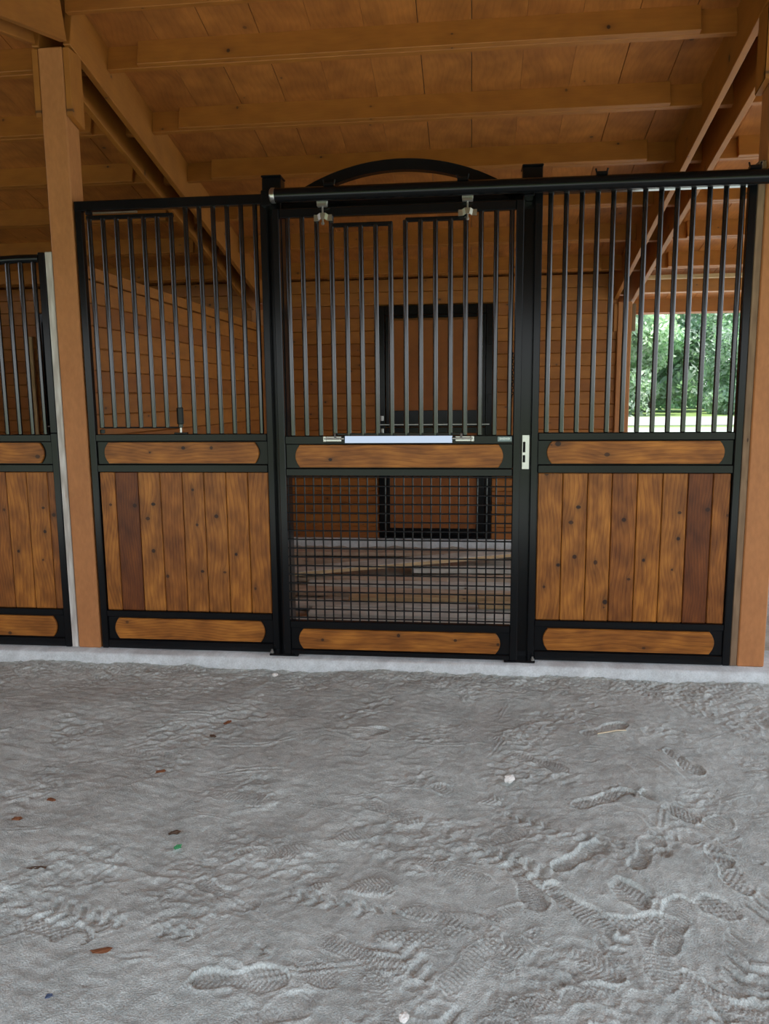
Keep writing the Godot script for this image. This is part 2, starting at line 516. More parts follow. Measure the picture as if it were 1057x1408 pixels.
func _door() -> void:
	var t := thing("sliding_stall_door", "black sliding stall door with vertical bars above and square wire mesh below", "stall door", Vector3(0, 0, 0))
	var zf := 0.05
	var zb := 0.012
	var x0 := -1.076
	var x1 := 0.256
	var a := -1.037
	var b := 0.216
	rail(t, "stile", x0, a, 0.08, 2.55, zb, zf)
	rail(t, "stile", b, x1, 0.08, 2.55, zb, zf)
	rail(t, "rail", a, b, 0.08, 0.108, zb, zf - 0.001)
	rail(t, "rail", a, b, 0.238, 0.281, zb, zf - 0.001)
	rail(t, "rail", a, b, 1.118, 1.16, zb, zf - 0.001)
	rail(t, "rail", a, b, 1.294, 1.341, zb, zf - 0.001)
	rail(t, "top_rail", a, b, 2.502, 2.548, zb, zf - 0.001)
	rail(t, "backing_plate", a, b, 0.108, 0.238, zb + 0.008, zb + 0.02)
	rail(t, "backing_plate", a, b, 1.16, 1.294, zb + 0.008, zb + 0.02)
	infill(t, -0.988, 0.163, 0.114, 0.232, zf - 0.004, 4, M.plank_d, 0.3)
	infill(t, -0.982, 0.165, 1.166, 1.291, zf - 0.004, 6, M.plank_d, 0.8)
	for k in 16:
		var bx := -0.995 + 0.0793 * k
		var top := 2.504
		if k >= 4 and k <= 7: top = 2.457
		if k >= 8 and k <= 11: top = 2.472
		bar(t, bx, 1.341, top, 0.031)
	for e in [[3, 7, 2.457], [8, 12, 2.472]]:
		var xa: float = -0.995 + 0.0793 * e[0]
		var xb: float = -0.995 + 0.0793 * e[1]
		rail(t, "yoke_rail", xa, xb + 0.012 if e[0] == 3 else xb, e[2] - 0.011, e[2] + 0.011, 0.02, 0.042)
	# foot rail of the drop-down yoke
	rail(t, "yoke_rail", -0.995 + 0.0793 * 3, -0.995 + 0.0793 * 12, 1.343, 1.355, 0.018, 0.044)
	# wire mesh, bent over at its lower edge
	for k in 24:
		var wx := -0.988 + 0.0508 * k
		if wx < b - 0.008: part("mesh_wire", rod(0.0041, 0.845, 8), M.steel, t, Vector3(wx, 0.7, 0.029))
	for k in 17:
		var wy := 0.2986 + 0.0508 * k
		if wy < 1.115: part("mesh_wire", rod(0.0043, 1.262, 8), M.steel, t, Vector3((a + b) / 2, wy, 0.036), Vector3(0, 0, PI / 2))
	# polished strip with a bolt at each side, and the maker's sticker
	part("polished_strip", bevel_box(Vector3(0.592, 0.042, 0.006), 0.002), M.chrome, t, Vector3(-0.404, 1.321, zf + 0.005), Vector3(-0.10, 0, 0), "mirror polished metal strip")
	for e in [[-0.761, 1.0], [-0.051, -1.0]]:
		var bolt := part("slide_bolt", bevel_box(Vector3(0.085, 0.03, 0.01), 0.003), M.zinc, t, Vector3(e[0], 1.324, zf + 0.005), Vector3.ZERO, "zinc slide bolt")
		part("bolt_rod", rod(0.006, 0.112, 8), M.zinc, bolt, Vector3(0.004 * e[1], 0.002, 0.008), Vector3(0, 0, PI / 2))
		part("bolt_keeper", bevel_box(Vector3(0.018, 0.032, 0.014), 0.003), M.zinc, bolt, Vector3(-0.05 * e[1], 0, 0.003))
		part("bolt_knob", rod(0.006, 0.03, 8), M.zinc, bolt, Vector3(0.01 * e[1], 0.018, 0.012), Vector3(0.5, 0, 0))
	var st := part("sticker", bevel_box(Vector3(0.075, 0.026, 0.0015), 0.0003), M.sticker, t, Vector3(0.172, 1.321, zf), Vector3.ZERO, "small pale sticker")
	for k in 8:
		part("sticker_mark", bevel_box(Vector3(0.005, 0.010 if k % 3 else 0.013, 0.0006), 0.0001), M.sticker_mark, st, Vector3(-0.025 + 0.0072 * k, 0.002, 0.0009))
	# two trolleys that hang the door from the pipe track
	for tx in [-0.795, -0.035]:
		var tr := part("trolley", bevel_box(Vector3(0.055, 0.02, 0.03), 0.004), M.zinc, t, Vector3(tx, 2.553, 0.075), Vector3.ZERO, "zinc door trolley")
		part("trolley_wheel", rod(0.011, 0.058, 12), M.zinc, tr, Vector3(0, 0.013, 0), Vector3(0, 0, PI / 2))
		part("trolley_bolt", rod(0.005, 0.11, 8), M.zinc, tr, Vector3(0, -0.045, -0.006))
		part("hanger_bracket", sweep(PackedVector3Array([Vector3(-0.048, -0.032, -0.014), Vector3(-0.026, -0.032, -0.014), Vector3(-0.012, -0.024, -0.006), Vector3(0.012, -0.024, -0.006), Vector3(0.026, -0.032, -0.014), Vector3(0.048, -0.032, -0.014)]), Vector3(0, 0, 1), square_section(0.014, 0.03)), M.zinc, tr, Vector3(0, -0.03, 0))
		part("hanger_nut", rod(0.009, 0.012, 6), M.zinc, tr, Vector3(0, -0.092, -0.006))

func _gate_posts() -> void:
	var names := ["black square steel post at the capped end of the round door track", "black square steel post with silver lock plate right of the sliding door"]
	for k in 2:
		var x0: float = [-1.15, 0.25][k]
		var t := thing("steel_gate_post", names[k], "post", Vector3(x0 + 0.0525, 0.066, -0.093), "square steel posts of the stall front")
		part("tube", bevel_box(Vector3(0.105, 2.668, 0.1), 0.006), M.steel, t, Vector3(0, 1.336, 0))
		part("cap", bevel_box(Vector3(0.112, 0.012, 0.107), 0.004), M.steel, t, Vector3(0, 2.675, 0))
		part("base_plate", bevel_box(Vector3(0.172, 0.012, 0.19), 0.003), M.steel, t, Vector3(0.018 if k == 0 else -0.032, 0.006, 0.045))
		for sx in [-1.0, 1.0]:
			var bo := part("anchor_bolt", rod(0.011, 0.014, 6), M.zinc, t, Vector3((0.018 if k == 0 else -0.032) + 0.073 * sx, 0.018, 0.125))
			part("bolt_end", rod(0.006, 0.012, 8), M.zinc, bo, Vector3(0, 0.011, 0))
		if k == 1:
			var p := part("lock_plate", bevel_box(Vector3(0.042, 0.19, 0.006), 0.002), M.zinc, t, Vector3(-0.012, 1.178, 0.053), Vector3.ZERO, "silver strike plate with two dark slots")
			part("slot", bevel_box(Vector3(0.014, 0.058, 0.004), 0.001), M.slot, p, Vector3(-0.009, 0.028, 0.002))
			part("slot", bevel_box(Vector3(0.014, 0.04, 0.004), 0.001), M.slot, p, Vector3(-0.009, -0.036, 0.002))
	# arch over the doorway and the bar it stands on
	var ar := thing("door_arch", "black curved steel arch over the sliding door", "arch", Vector3(-0.397, 2.575, -0.09))
	rail(ar, "header", -0.647, 0.647, 0.0, 0.05, -0.025, 0.025)
	var pts := PackedVector3Array()
	var R := 1.112
	var lim := asin(0.632 / R)
	for k in 33:
		var a := lerpf(-lim, lim, k / 32.0)
		pts.append(Vector3(R * sin(a), 0.206 - R + R * cos(a), 0.0))
	part("arch_bow", sweep(pts, Vector3(0, 0, 1), square_section(0.05, 0.056)), M.steel, ar)
	# round pipe track
	var tk := thing("door_track", "long round black pipe track above the sliding door", "track", Vector3(-1.06, 2.6, 0.112))
	part("pipe", rod(0.036, 2.86, 24), M.steel, tk, Vector3(1.43, 0, 0), Vector3(0, 0, PI / 2))
	part("end_collar", rod(0.0385, 0.032, 24), M.zinc, tk, Vector3(0.012, 0, 0), Vector3(0, 0, PI / 2), "silver collar on the pipe end")
	for bx in [-0.0375, 1.338]: part("track_bracket", bevel_box(Vector3(0.056, 0.08, 0.114), 0.004), M.steel, tk, Vector3(bx, 0.0, -0.093))
	for bx in [0.31, 1.0, 1.69, 2.42]:
		var c := part("track_clip", bevel_box(Vector3(0.055, 0.018, 0.04), 0.003), M.steel, tk, Vector3(bx, 0.042, 0))
		for sx in [-1.0, 1.0]: part("clip_bolt", rod(0.0045, 0.03, 6), M.steel, c, Vector3(0.026 * sx, 0.012, 0), Vector3(0, 0, -0.25 * sx))

# ------------------------------------------------------------------ timber
func timber(parent: Node3D, called: String, a: Vector3, b: Vector3, m: Material, bevel := 0.003, label := "") -> MeshInstance3D:
	var s := b - a
	var l := 0
	if s.y > s[l]: l = 1
	if s.z > s[l]: l = 2
	var w := maxf(s[(l + 1) % 3], s[(l + 2) % 3])
	return part(called, bevel_box(s, bevel, wood(l, rng.randi_range(0, 7), 8, snappedf(rng.randf(), 0.125), w, 2.15)), m, parent, (a + b) / 2, Vector3.ZERO, label)

func _posts() -> void:
	var list := [[PL, 0.0, "rough brown timber post between the two stall fronts", "front"], [PR, 0.0, "rough brown timber post standing right of the weathered board", "front"], [PL, -3.97, "brown timber post in the back corner of the stall", "rear"], [PR, -3.97, "brown timber post at the edge of the open bay", "rear"], [PL - BAY, -3.97, "brown timber post at the far end of the back wall", "rear"], [PL - BAY, 0.0, "brown timber post at the far end of the stall fronts", "front"], [PL, 4.11, "brown timber post under the front eave, nearer the curved rail stall", "eave"], [PR, 4.11, "brown timber post under the front eave, nearer the open bay", "eave"], [PL - BAY, 4.11, "brown timber post under the far end of the front eave", "eave"], [PE, 4.11, "brown timber post under the open bay end of the front eave", "eave"], [PE, -3.97, "brown timber post at the outer corner of the open bay", "rear"], [PE, 0.0, "brown timber post under the ridge of the open bay end", "front"]]
	for e in list:
		var y0: float = 0.067 if e[3] == "front" else (0.02 if e[3] == "rear" else -0.02)
		var top: float = RIDGE - SLOPE * absf(e[1] - 0.07)
		if e[3] != "front": top -= 0.02
		var t := thing("timber_post", e[2], "post", Vector3(e[0] + 0.07, y0, e[1] - 0.07))
		part("shaft", bevel_box(Vector3(0.14, top - y0, 0.14), 0.006), M.post, t, Vector3(0, (top - y0) / 2, 0))
		for sx in [-1.0, 1.0]:
			if e[3] == "front":
				# scab with a slanting lower end
				var o := PackedVector2Array([Vector2(-0.068, 0.0), Vector2(0.066, -0.035), Vector2(0.066, 0.345), Vector2(-0.068, 0.345)])
				var uv := func(p: Vector2) -> Vector2: return Vector2((3.5 + p.x / 0.16) / 8.0, p.y / 2.15)
				part("scab_board", extrude(o, 0.036, uv), M.rafter, t, Vector3(0.09 * sx, top - y0 - 0.352, 0), Vector3(0, PI / 2, 0))
			else:
				var grey: bool = e[0] == PR and sx > 0 and e[3] == "rear"
				part("scab_board", bevel_box(Vector3(0.036, 0.27, 0.12), 0.003, wood(1, 2, 6, 0.2, 0.13, 1.4)), M.weathered if grey else M.rafter, t, Vector3(0.09 * sx, top - y0 - 0.155, 0), Vector3.ZERO, "bare grey scab board" if grey else "")
	var s := thing("edging_board", "whitewashed narrow board on the left edge of the brown post", "board", Vector3(-2.3845, 0.067, -0.03))
	part("face", bevel_box(Vector3(0.04, 2.31, 0.05), 0.003, wood(1, 0, 2, 0.1, 0.05, 1.5)), M.white_wood, s, Vector3(0, 1.155, 0))
	s = thing("edging_board", "bare weathered grey brown board between stall front and brown post", "board", Vector3(1.4355, 0.067, -0.035))
	part("face", bevel_box(Vector3(0.036, 2.64, 0.06), 0.003, wood(1, 3, 6, 0.4, 0.06, 1.4)), M.weathered, s, Vector3(0, 1.32, 0))

func slope_part(parent: Node3D, called: String, size: Vector3, x: float, zmid: float, above: float, side: float, m: Material, bevel := 0.003) -> MeshInstance3D:
	# a piece lying in the roof slope: size.z runs down the slope, zmid horizontal distance from the ridge, above = its middle above the rafter undersides (square to slope)
	var ang := atan(SLOPE)
	var n := Vector3(0, cos(ang), side * sin(ang))
	var p := Vector3(x, RIDGE - SLOPE * zmid, side * zmid) + n * above
	return part(called, bevel_box(size, bevel, wood(2, rng.randi_range(0, 7), 8, snappedf(rng.randf(), 0.125), maxf(size.x, size.y), 2.15)), m, parent, p, Vector3(side * ang, 0, 0))

func _roof() -> void:
	var t := structure("ceiling", "brown stained plank roof underside carried by joists and paired rafters", "ceiling", Vector3.ZERO)
	var ang := atan(SLOPE)
	var xl := PL - BAY - 0.3
	var xr := PE + 0.44
	var reach := 4.85
	var run := reach / cos(ang)
	for side in [-1.0, 1.0]:
		# paired rafters over the posts
		for p in [PL - BAY, PL, PR, PE]:
			for off in [-0.02, 0.16]:
				slope_part(t, "rafter", Vector3(0.04, 0.28, run - 0.03), p + off, reach / 2 - 0.0, 0.14, side, M.rafter)
		# joists between the pairs: two plies, the lower-side one stops short of the rafters
		for k in 8:
			var z := 0.4 + 0.632 * k
			for p in [PL - BAY, PL, PR]:
				var a: float = p + 0.18
				var b: float = (PE if p == PR else p + BAY) - 0.04
				var l := b - a
				var mid := (a + b) / 2
				for ply in 2:
					var cut := 0.0 if ply == 0 else 0.2
					var o := slope_part(t, "joist", Vector3(0.05, 0.15, 0.05), mid, z + (0.036 if ply == 0 else 0.0), 0.14 + 0.072, side, M.joist)
					o.mesh = bevel_box(Vector3(l - 2 * cut, 0.148, 0.036), 0.003, wood(0, (k * 3 + ply) % 8, 8, 0.125 * ((k * 5 + ply * 3) % 8), 0.15, 2.15))
			# blocking between the two boards of each pair
			for p in [PL - BAY, PL, PR, PE]:
				var o2 := slope_part(t, "blocking", Vector3(0.05, 0.15, 0.05), p + 0.07, z + 0.02, 0.14 + 0.06, side, M.joist)
				o2.mesh = bevel_box(Vector3(0.14, 0.16, 0.04), 0.003, wood(0, k % 8, 8, 0.3, 0.16, 2.15))
		# deck boards run down the slope
		var x := xl
		var i := 0
		while x < xr:
			var wd := 0.3048
			var gap := 0.0012 if i % 4 else 0.007
			slope_part(t, "deck_board", Vector3(wd - gap, 0.018, run), x + wd / 2 + 0.052, reach / 2, 0.289, side, M.deck if rng.randf() < 0.6 else M.deck_b, 0.001)
			x += wd
			i += 1
		slope_part(t, "roof_sheet", Vector3(xr - xl + 0.4, 0.02, run + 0.1), (xl + xr) / 2 + 0.1, reach / 2 + 0.03, 0.312, side, M.roof, 0.002)
		# fascia across the rafter ends
		timber(t, "fascia", Vector3(xl, 2.47 if side < 0 else 2.42, side * 4.86 - 0.02), Vector3(xr, 2.62, side * 4.86 + 0.02), M.rafter)
	part("ridge_cap", bevel_box(Vector3(xr - xl + 0.4, 0.02, 0.5), 0.004), M.roof, t, Vector3((xl + xr) / 2 + 0.1, RIDGE + 0.335, 0))
	# ridge board under the peak
	timber(t, "ridge_board", Vector3(PL + 0.18, RIDGE + 0.14, -0.02), Vector3(PR - 0.04, RIDGE + 0.27, 0.02), M.joist)
	for p in [PL - BAY, PR]:
		timber(t, "ridge_board", Vector3(p + 0.18, RIDGE + 0.14, -0.02), Vector3((PE if p == PR else p + BAY) - 0.04, RIDGE + 0.27, 0.02), M.joist)
	# eave beams over the open sides
	for p in [PL - BAY, PL, PR]:
		timber(t, "eave_beam", Vector3(p + 0.18, 2.53, 4.0), Vector3((PE if p == PR else p + BAY) - 0.04, 2.68, 4.08), M.rafter)
	timber(t, "eave_beam", Vector3(PR + 0.18, 2.575, -4.08), Vector3(PE - 0.04, 2.72, -4.0), M.rafter)
	timber(t, "eave_plate", Vector3(PR + 0.18, 2.682, -3.89), Vector3(PE - 0.04, 2.72, -3.82), M.raw, 0.003, "bare yellowish plate")

func _walls() -> void:
	for bay in 2:
		var ox := -BAY * bay
		var t := structure("wall_back" if bay == 0 else "wall_back_neighbour", "back wall of horizontal brown boards behind the " + ("sliding door stall" if bay == 0 else "curved rail stall"), "wall", Vector3.ZERO)
		var xa := PL + 0.14 + ox
		var xb := PR + ox
		part("wall_core", bevel_box(Vector3(xb - xa - 0.004, 2.75, 0.06), 0.002, wood(0, 0, 8, 0.0, 3.0, 2.15)), M.board_b, t, Vector3((xa + xb) / 2, 1.4, -4.085))
		for k in 21:
			var y := 0.022 + 0.131 * k
			var spans := [[xa, -1.006 + ox], [0.206 + ox, xb]] if y < 2.4 else [[xa, xb]]
			for sp in spans:
				var l: float = sp[1] - sp[0]
				part("wall_board", bevel_box(Vector3(l - 0.002, 0.1285, 0.036), 0.005, wood(0, (k * 3 + int(sp[0] > -0.5)) % 8, 8, 0.125 * ((k * 5 + bay * 3 + (2 if sp[0] > -0.5 else 0)) % 8), 0.131, 2.15)), M.board if (k * 7 + bay) % 3 else M.board_b, t, Vector3((sp[0] + sp[1]) / 2, y + 0.0655, -4.022))
		_back_door(ox, bay)
	# partition between the two stalls
	var w := structure("wall_left", "board partition between the two stalls with a grey steel strip", "wall", Vector3.ZERO)
	for k in 17:
		part("wall_board", bevel_box(Vector3(0.038, 0.1285, 3.81), 0.005, wood(2, (k * 3 + 1) % 8, 8, 0.125 * (k * 3 % 8), 0.131, 2.15)), M.board if k % 3 else M.board_b, w, Vector3(-2.26, 0.02 + 0.131 * k + 0.0655, -2.05))
	timber(w, "top_board", Vector3(-2.29, 2.25, -3.955), Vector3(-2.225, 2.32, -0.145), M.rafter)
	part("steel_strip", bevel_box(Vector3(0.012, 2.24, 0.036), 0.002), M.zinc, w, Vector3(-2.233, 1.14, -1.8), Vector3.ZERO, "grey galvanised strip")
	w = structure("wall_far_left", "board wall closing the far end of the neighbouring stall, with an added unseen forward run", "wall", Vector3.ZERO)
	for k in 21:
		part("wall_board", bevel_box(Vector3(0.038, 0.1285, 3.81), 0.005, wood(2, (k * 5 + 1) % 8, 8, 0.125 * (k * 3 % 8), 0.131, 2.15)), M.board, w, Vector3(PL - BAY + 0.07, -0.111 + 0.131 * k + 0.0655, -2.05))
		part("wall_board", bevel_box(Vector3(0.038, 0.1285, 3.94), 0.005, wood(2, (k * 5 + 4) % 8, 8, 0.125 * (k * 5 % 8), 0.131, 2.15)), M.board_b, w, Vector3(PL - BAY + 0.07, -0.111 + 0.131 * k + 0.0655, 1.985))  # forward run, out of view, added to darken the left of the bars

func _back_door(ox: float, bay: int) -> void:
	var label: String = ["black framed two leaf back door with plywood panels in the back wall", "black framed back door glimpsed beside the curved rail stall front"][bay]
	var t := thing("back_door", label, "door", Vector3(ox - 0.4, 0.03, -4.0))
	var W := 0.602
	rail(t, "jamb", -W, -W + 0.07, 0.0, 2.47, -0.03, 0.02)
	rail(t, "jamb", W - 0.07, W, 0.0, 2.47, -0.03, 0.02)
	rail(t, "head", -W + 0.07, W - 0.07, 2.375, 2.47, -0.03, 0.02)
	rail(t, "sill", -W + 0.07, W - 0.07, 0.0, 0.03, -0.03, 0.02)
	for leaf in 2:
		var y0: float = [0.035, 1.21][leaf]
		var y1: float = [1.2, 2.37][leaf]
		var xa := -W + 0.082
		var xb := W - 0.074
		var pn := part("leaf_panel", bevel_box(Vector3(xb - xa - 0.06, y1 - y0 - 0.1, 0.018), 0.002, wood(0, 2 + leaf * 3, 8, 0.25, 1.0, 2.15)), M.plywood, t, Vector3((xa + xb) / 2, (y0 + y1) / 2, -0.012))
		pn.name = "upper_leaf" if leaf else "lower_leaf"
		var c := pn.position
		for e in [[xa, xa + 0.035, y0, y1], [xb - 0.075, xb, y0, y1], [xa + 0.035, xb - 0.075, y0, y0 + (0.075 if leaf == 0 else 0.17)], [xa + 0.035, xb - 0.075, y1 - (0.06 if leaf == 0 else 0.03), y1]]:
			part("leaf_frame", bevel_box(Vector3(e[1] - e[0], e[3] - e[2], 0.034), 0.003), M.steel, pn, Vector3((e[0] + e[1]) / 2, (e[2] + e[3]) / 2, 0.004) - c)
	part("weather_strip", bevel_box(Vector3(1.17, 0.012, 0.008), 0.002), M.zinc, t, Vector3(-0.01, 1.232, 0.026), Vector3.ZERO, "thin bright metal strip")
	for y in [1.30, 1.165]:
		part("latch", bevel_box(Vector3(0.03, 0.055, 0.02), 0.003), M.zinc, t, Vector3(-W + 0.04, y, 0.028))
	for y in [0.35, 0.95, 1.5, 2.1]:
		part("hinge", bevel_box(Vector3(0.06, 0.09, 0.012), 0.003), M.steel, t, Vector3(W - 0.02, y, 0.026))

func _concrete() -> void:
	var n := noise(5, 3.0, 4)
	for e in [["concrete_curb", "pale concrete curb under the stall fronts at the edge of the sand", -6.4, 5.6, 0.085, -0.3, 0.065, -0.12, 0.02], ["concrete_footing", "pale concrete footing under the back wall boards", -6.4, 1.62, -3.955, -4.3, 0.018, -0.2, 0.03]]:
		var st := SurfaceTool.new()
		st.begin(Mesh.PRIMITIVE_TRIANGLES)
		st.set_smooth_group(0)
		var prof := [Vector2(e[4], e[7]), Vector2(e[4], e[6] - 0.022), Vector2(e[4] - 0.003, e[6] - 0.01), Vector2(e[4] - 0.014, e[6]), Vector2((e[4] + e[5]) / 2, e[6]), Vector2(e[5], e[6]), Vector2(e[5], e[7])]
		var step: float = e[8]
		var cnt := int((e[3] - e[2]) / step)
		var rows := []
		for i in cnt + 1:
			var x: float = e[2] + step * i
			var row := []
			for k in prof.size():
				var p: Vector2 = prof[k]
				var wob := 0.0
				if k < 4: wob = n.get_noise_2d(x * 1.4, k * 0.06) * 0.011 + n.get_noise_2d(x * 9.0, k * 0.9) * 0.0035
				row.append(Vector3(x, p.y + (wob * 0.5 if k == 2 or k == 3 else 0.0), p.x + wob))
			rows.append(row)
		for i in cnt:
			for k in prof.size() - 1:
				for v in [rows[i][k], rows[i][k + 1], rows[i + 1][k + 1], rows[i][k], rows[i + 1][k + 1], rows[i + 1][k]]:
					st.add_vertex(v)
		st.generate_normals()
		var o := MeshInstance3D.new()
		o.name = e[0]
		o.mesh = st.commit()
		o.material_override = M.concrete
		add_child(o)
		tag(o, e[1], "curb" if e[0] == "concrete_curb" else "footing")

# ------------------------------------------------------------------ ground
# rows of trodden sand: a fine height field in view, flat sand around it
func _sand() -> void:
	var X0 := -2.95
	var Z0 := 0.07
	var c := 0.005
	var nx := 930
	var nz := 562
	var H := PackedFloat32Array()
	H.resize(nx * nz)
	var n1 := noise(101, 1.1, 2)
	var n2 := noise(102, 7.0, 2)
	var n3 := noise(103, 34.0, 2)
	var n4 := noise(104, 1.0, 3)
	for j in nz:
		var z := Z0 + c * j
		for i in nx:
			var x := X0 + c * i
			# long shallow drag marks run slightly across the picture, more on the left
			var along := x * 0.95 + z * 0.25
			var across := z * 0.97 - x * 0.2
			var drag := n4.get_noise_2d(along * 1.6, across * 13.0)
			var low := n1.get_noise_2d(x, z)
			var leftish := clampf(0.45 - x * 0.4, 0.2, 0.9)
			# loose crumbs lie in patches, the rest is trodden smooth
			var crumb := smoothstep(0.02, 0.4, n1.get_noise_2d(x * 1.7 + 40.0, z * 1.7)) + 0.12
			var fine := n3.get_noise_2d(x, z)
			H[j * nx + i] = low * 0.022 + drag * 0.0028 * leftish + (0.12 - absf(n2.get_noise_2d(x + 9.0, z * 1.2))) * 0.008 * (0.5 + crumb) + fine * (0.0005 + 0.0026 * crumb)
			# sand banked in crumbs against the curb
			if z < 0.45: H[j * nx + i] += (0.45 - z) * (0.055 * absf(n2.get_noise_2d(x * 0.6 + 70.0, z * 0.6)) + 0.014 * fine)
	var r := RandomNumberGenerator.new()
	r.seed = 9
	# lug and tyre marks, cut into blocks
	for p in [[-0.123, 2.42, 0.5, 0.5, 0.07], [0.134, 1.835, 0.9, 0.4, 0.055], [0.40, 2.2, -0.65, 0.6, 0.05], [0.79, 2.2, -0.55, 0.7, 0.085], [-0.344, 2.1, 1.4, 0.55, 0.04], [0.56, 2.5, -0.6, 0.5, 0.06], [-1.18, 2.25, 1.35, 0.35, 0.06], [-0.85, 2.3, 1.4, 0.7, 0.03], [0.3, 1.62, 1.1, 0.5, 0.04]]:
		var ca2 := cos(p[2])
		var sa2 := sin(p[2])
		var hw: float = p[4]
		for j in range(maxi(0, int((p[1] - 0.42 - Z0) / c)), mini(nz, int((p[1] + 0.42 - Z0) / c))):
			for i in range(maxi(0, int((p[0] - 0.42 - X0) / c)), mini(nx, int((p[0] + 0.42 - X0) / c))):
				var dx2: float = X0 + c * i - p[0]
				var dz2: float = Z0 + c * j - p[1]
				var lx2 := dx2 * ca2 - dz2 * sa2
				var lz2 := dx2 * sa2 + dz2 * ca2
				if absf(lx2) < hw and absf(lz2) < p[3] * 0.5:
					var worn := smoothstep(-0.25, 0.1, n1.get_noise_2d(dx2 * 4.0 + p[0] * 30.0, dz2 * 4.0))
					var fade := smoothstep(hw, hw - 0.012, absf(lx2)) * smoothstep(p[3] * 0.5, p[3] * 0.5 - 0.08, absf(lz2)) * worn
					var ph := (lz2 + lx2 * 0.55 * (1.0 if lx2 > 0 else -1.0)) / 0.05
					var s := absf(ph - floorf(ph) - 0.5) * 2.0
					H[j * nx + i] += (0.009 * smoothstep(0.35, 0.62, s) - 0.007 - 0.003 * float(absf(lx2) < 0.005)) * fade
	# shoe prints: x, z, heading
	var prints := [[-0.064, 2.125, 1.5], [0.196, 2.065, 1.9], [0.068, 2.213, 1.4], [0.459, 1.921, 0.5], [0.598, 1.748, 2.5], [0.692, 1.97, 0.9], [0.436, 2.369, 0.3], [0.652, 2.384, 0.7], [0.379, 1.79, 2.2], [-0.125, 2.217, 1.7], [-1.213, 2.313, 1.4], [-0.672, 1.852, 1.7], [-0.456, 2.368, 0.9], [-0.763, 2.099, 1.2], [-0.369, 2.0, 1.8], [0.993, 1.643, 1.3], [0.752, 1.426, 0.6], [0.515, 1.395, 1.9], [-0.016, 1.391, 1.2], [0.845, 1.566, 2.4], [0.107, 2.403, 0.2], [-0.608, 2.451, 1.6], [-0.3, 1.55, 1.0], [0.3, 1.1, 0.9], [0.9, 1.05, 0.4], [1.2, 1.3, 2.0], [-0.9, 1.5, 1.5], [0.15, 2.55, 1.3], [0.55, 2.6, 2.1], [1.35, 0.8, 1.1], [0.62, 0.75, 2.2], [-0.5, 0.9, 1.9], [-0.2, 2.5, 0.4], [0.3, 2.25, 1.0], [0.5, 2.1, 1.7], [0.85, 1.8, 0.2], [0.1, 1.7, 2.4], [-1.4, 1.2, 1.3], [-0.95, 0.75, 1.6], [0.05, 0.85, 0.7], [-0.45, 1.75, 2.1], [0.0, 2.32, 2.6], [0.25, 2.42, 1.9], [0.52, 2.24, 0.1], [0.33, 2.05, 0.8], [-0.3, 2.3, 1.3], [0.72, 2.55, 1.4], [0.6, 2.1, 2.8], [0.18, 1.95, 0.4], [-0.5, 2.55, 2.2], [0.8, 2.3, 2.0], [0.4, 2.6, 0.9], [-0.05, 1.9, 1.2], [0.75, 1.75, 1.6]]
	for p in prints:
		var ln: float = r.randf_range(0.255, 0.295)
		var strong := clampf(0.85 + p[0] * 0.4, 0.4, 1.0) * r.randf_range(0.7, 1.0) * clampf(p[1] * 0.7, 0.5, 1.0)
		var dp := 0.007 * strong
		var pitch := r.randf_range(0.011, 0.017)
		var kind := r.randi() % 3
		var side := 1.0 if r.randf() < 0.5 else -1.0
		var part_seen := r.randf_range(-0.45, -0.1)
		var ca := cos(p[2])
		var sa := sin(p[2])
		for j in range(maxi(0, int((p[1] - 0.22 - Z0) / c)), mini(nz, int((p[1] + 0.22 - Z0) / c))):
			for i in range(maxi(0, int((p[0] - 0.22 - X0) / c)), mini(nx, int((p[0] + 0.22 - X0) / c))):
				var dx: float = X0 + c * i - p[0]
				var dz: float = Z0 + c * j - p[1]
				var lx := (dx * ca - dz * sa) * side
				var lz := dx * sa + dz * ca
				var tt := lz / ln          # -0.5 heel .. 0.5 toe
				if absf(tt) > 0.62: continue
				# a sole: round heel, narrow waist, broad ball, toe turned in
				var mid := 0.012 * sin((tt + 0.1) * 2.6)
				var half := 0.031
				if tt < -0.1: half = lerpf(0.026, 0.033, smoothstep(-0.1, -0.3, tt))
				else: half = lerpf(0.026, 0.047, smoothstep(-0.1, 0.2, tt))
				var cap := 1.0
				if tt > 0.22: cap = sqrt(maxf(0.0, 1.0 - pow((tt - 0.22) / 0.28, 2.0)))
				elif tt < -0.34: cap = sqrt(maxf(0.0, 1.0 - pow((tt + 0.34) / 0.16, 2.0)))
				var d := absf(lx - mid) - half * cap
				if absf(tt) > 0.5: d = maxf(d, (absf(tt) - 0.5) * ln)
				d += n2.get_noise_2d(dx * 1.5 + p[0] * 9.0, dz * 1.5) * 0.006
				var idx := j * nx + i
				var seen := smoothstep(part_seen - 0.15, part_seen + 0.1, n1.get_noise_2d(dx * 3.0 + p[0] * 50.0, dz * 3.0 + p[1] * 20.0))
				if d < 0.0:
					var tread := 0.0
					if kind == 0: tread = 0.0034 * smoothstep(-0.4, 0.4, sin((lz + absf(lx - mid) * 0.5) / pitch * TAU))
					elif kind == 1: tread = 0.003 * smoothstep(-0.3, 0.3, sin(lz / pitch * TAU + 2.0 * sin(lx * 60.0)))
					else: tread = 0.0036 * float(sin(lz / pitch * 4.0) * sin((lx - mid) / pitch * 4.0) > 0.1)
					var ed := smoothstep(0.0, -0.006, d) * seen
					H[idx] = lerpf(H[idx], H[idx] * 0.4 - dp + tread * (0.6 + 0.4 * strong), ed)
				elif d < 0.022:
					# sand pushed up more where the foot rolled off
					var push := (0.55 + 0.75 * smoothstep(0.0, 0.5, absf(tt))) * seen
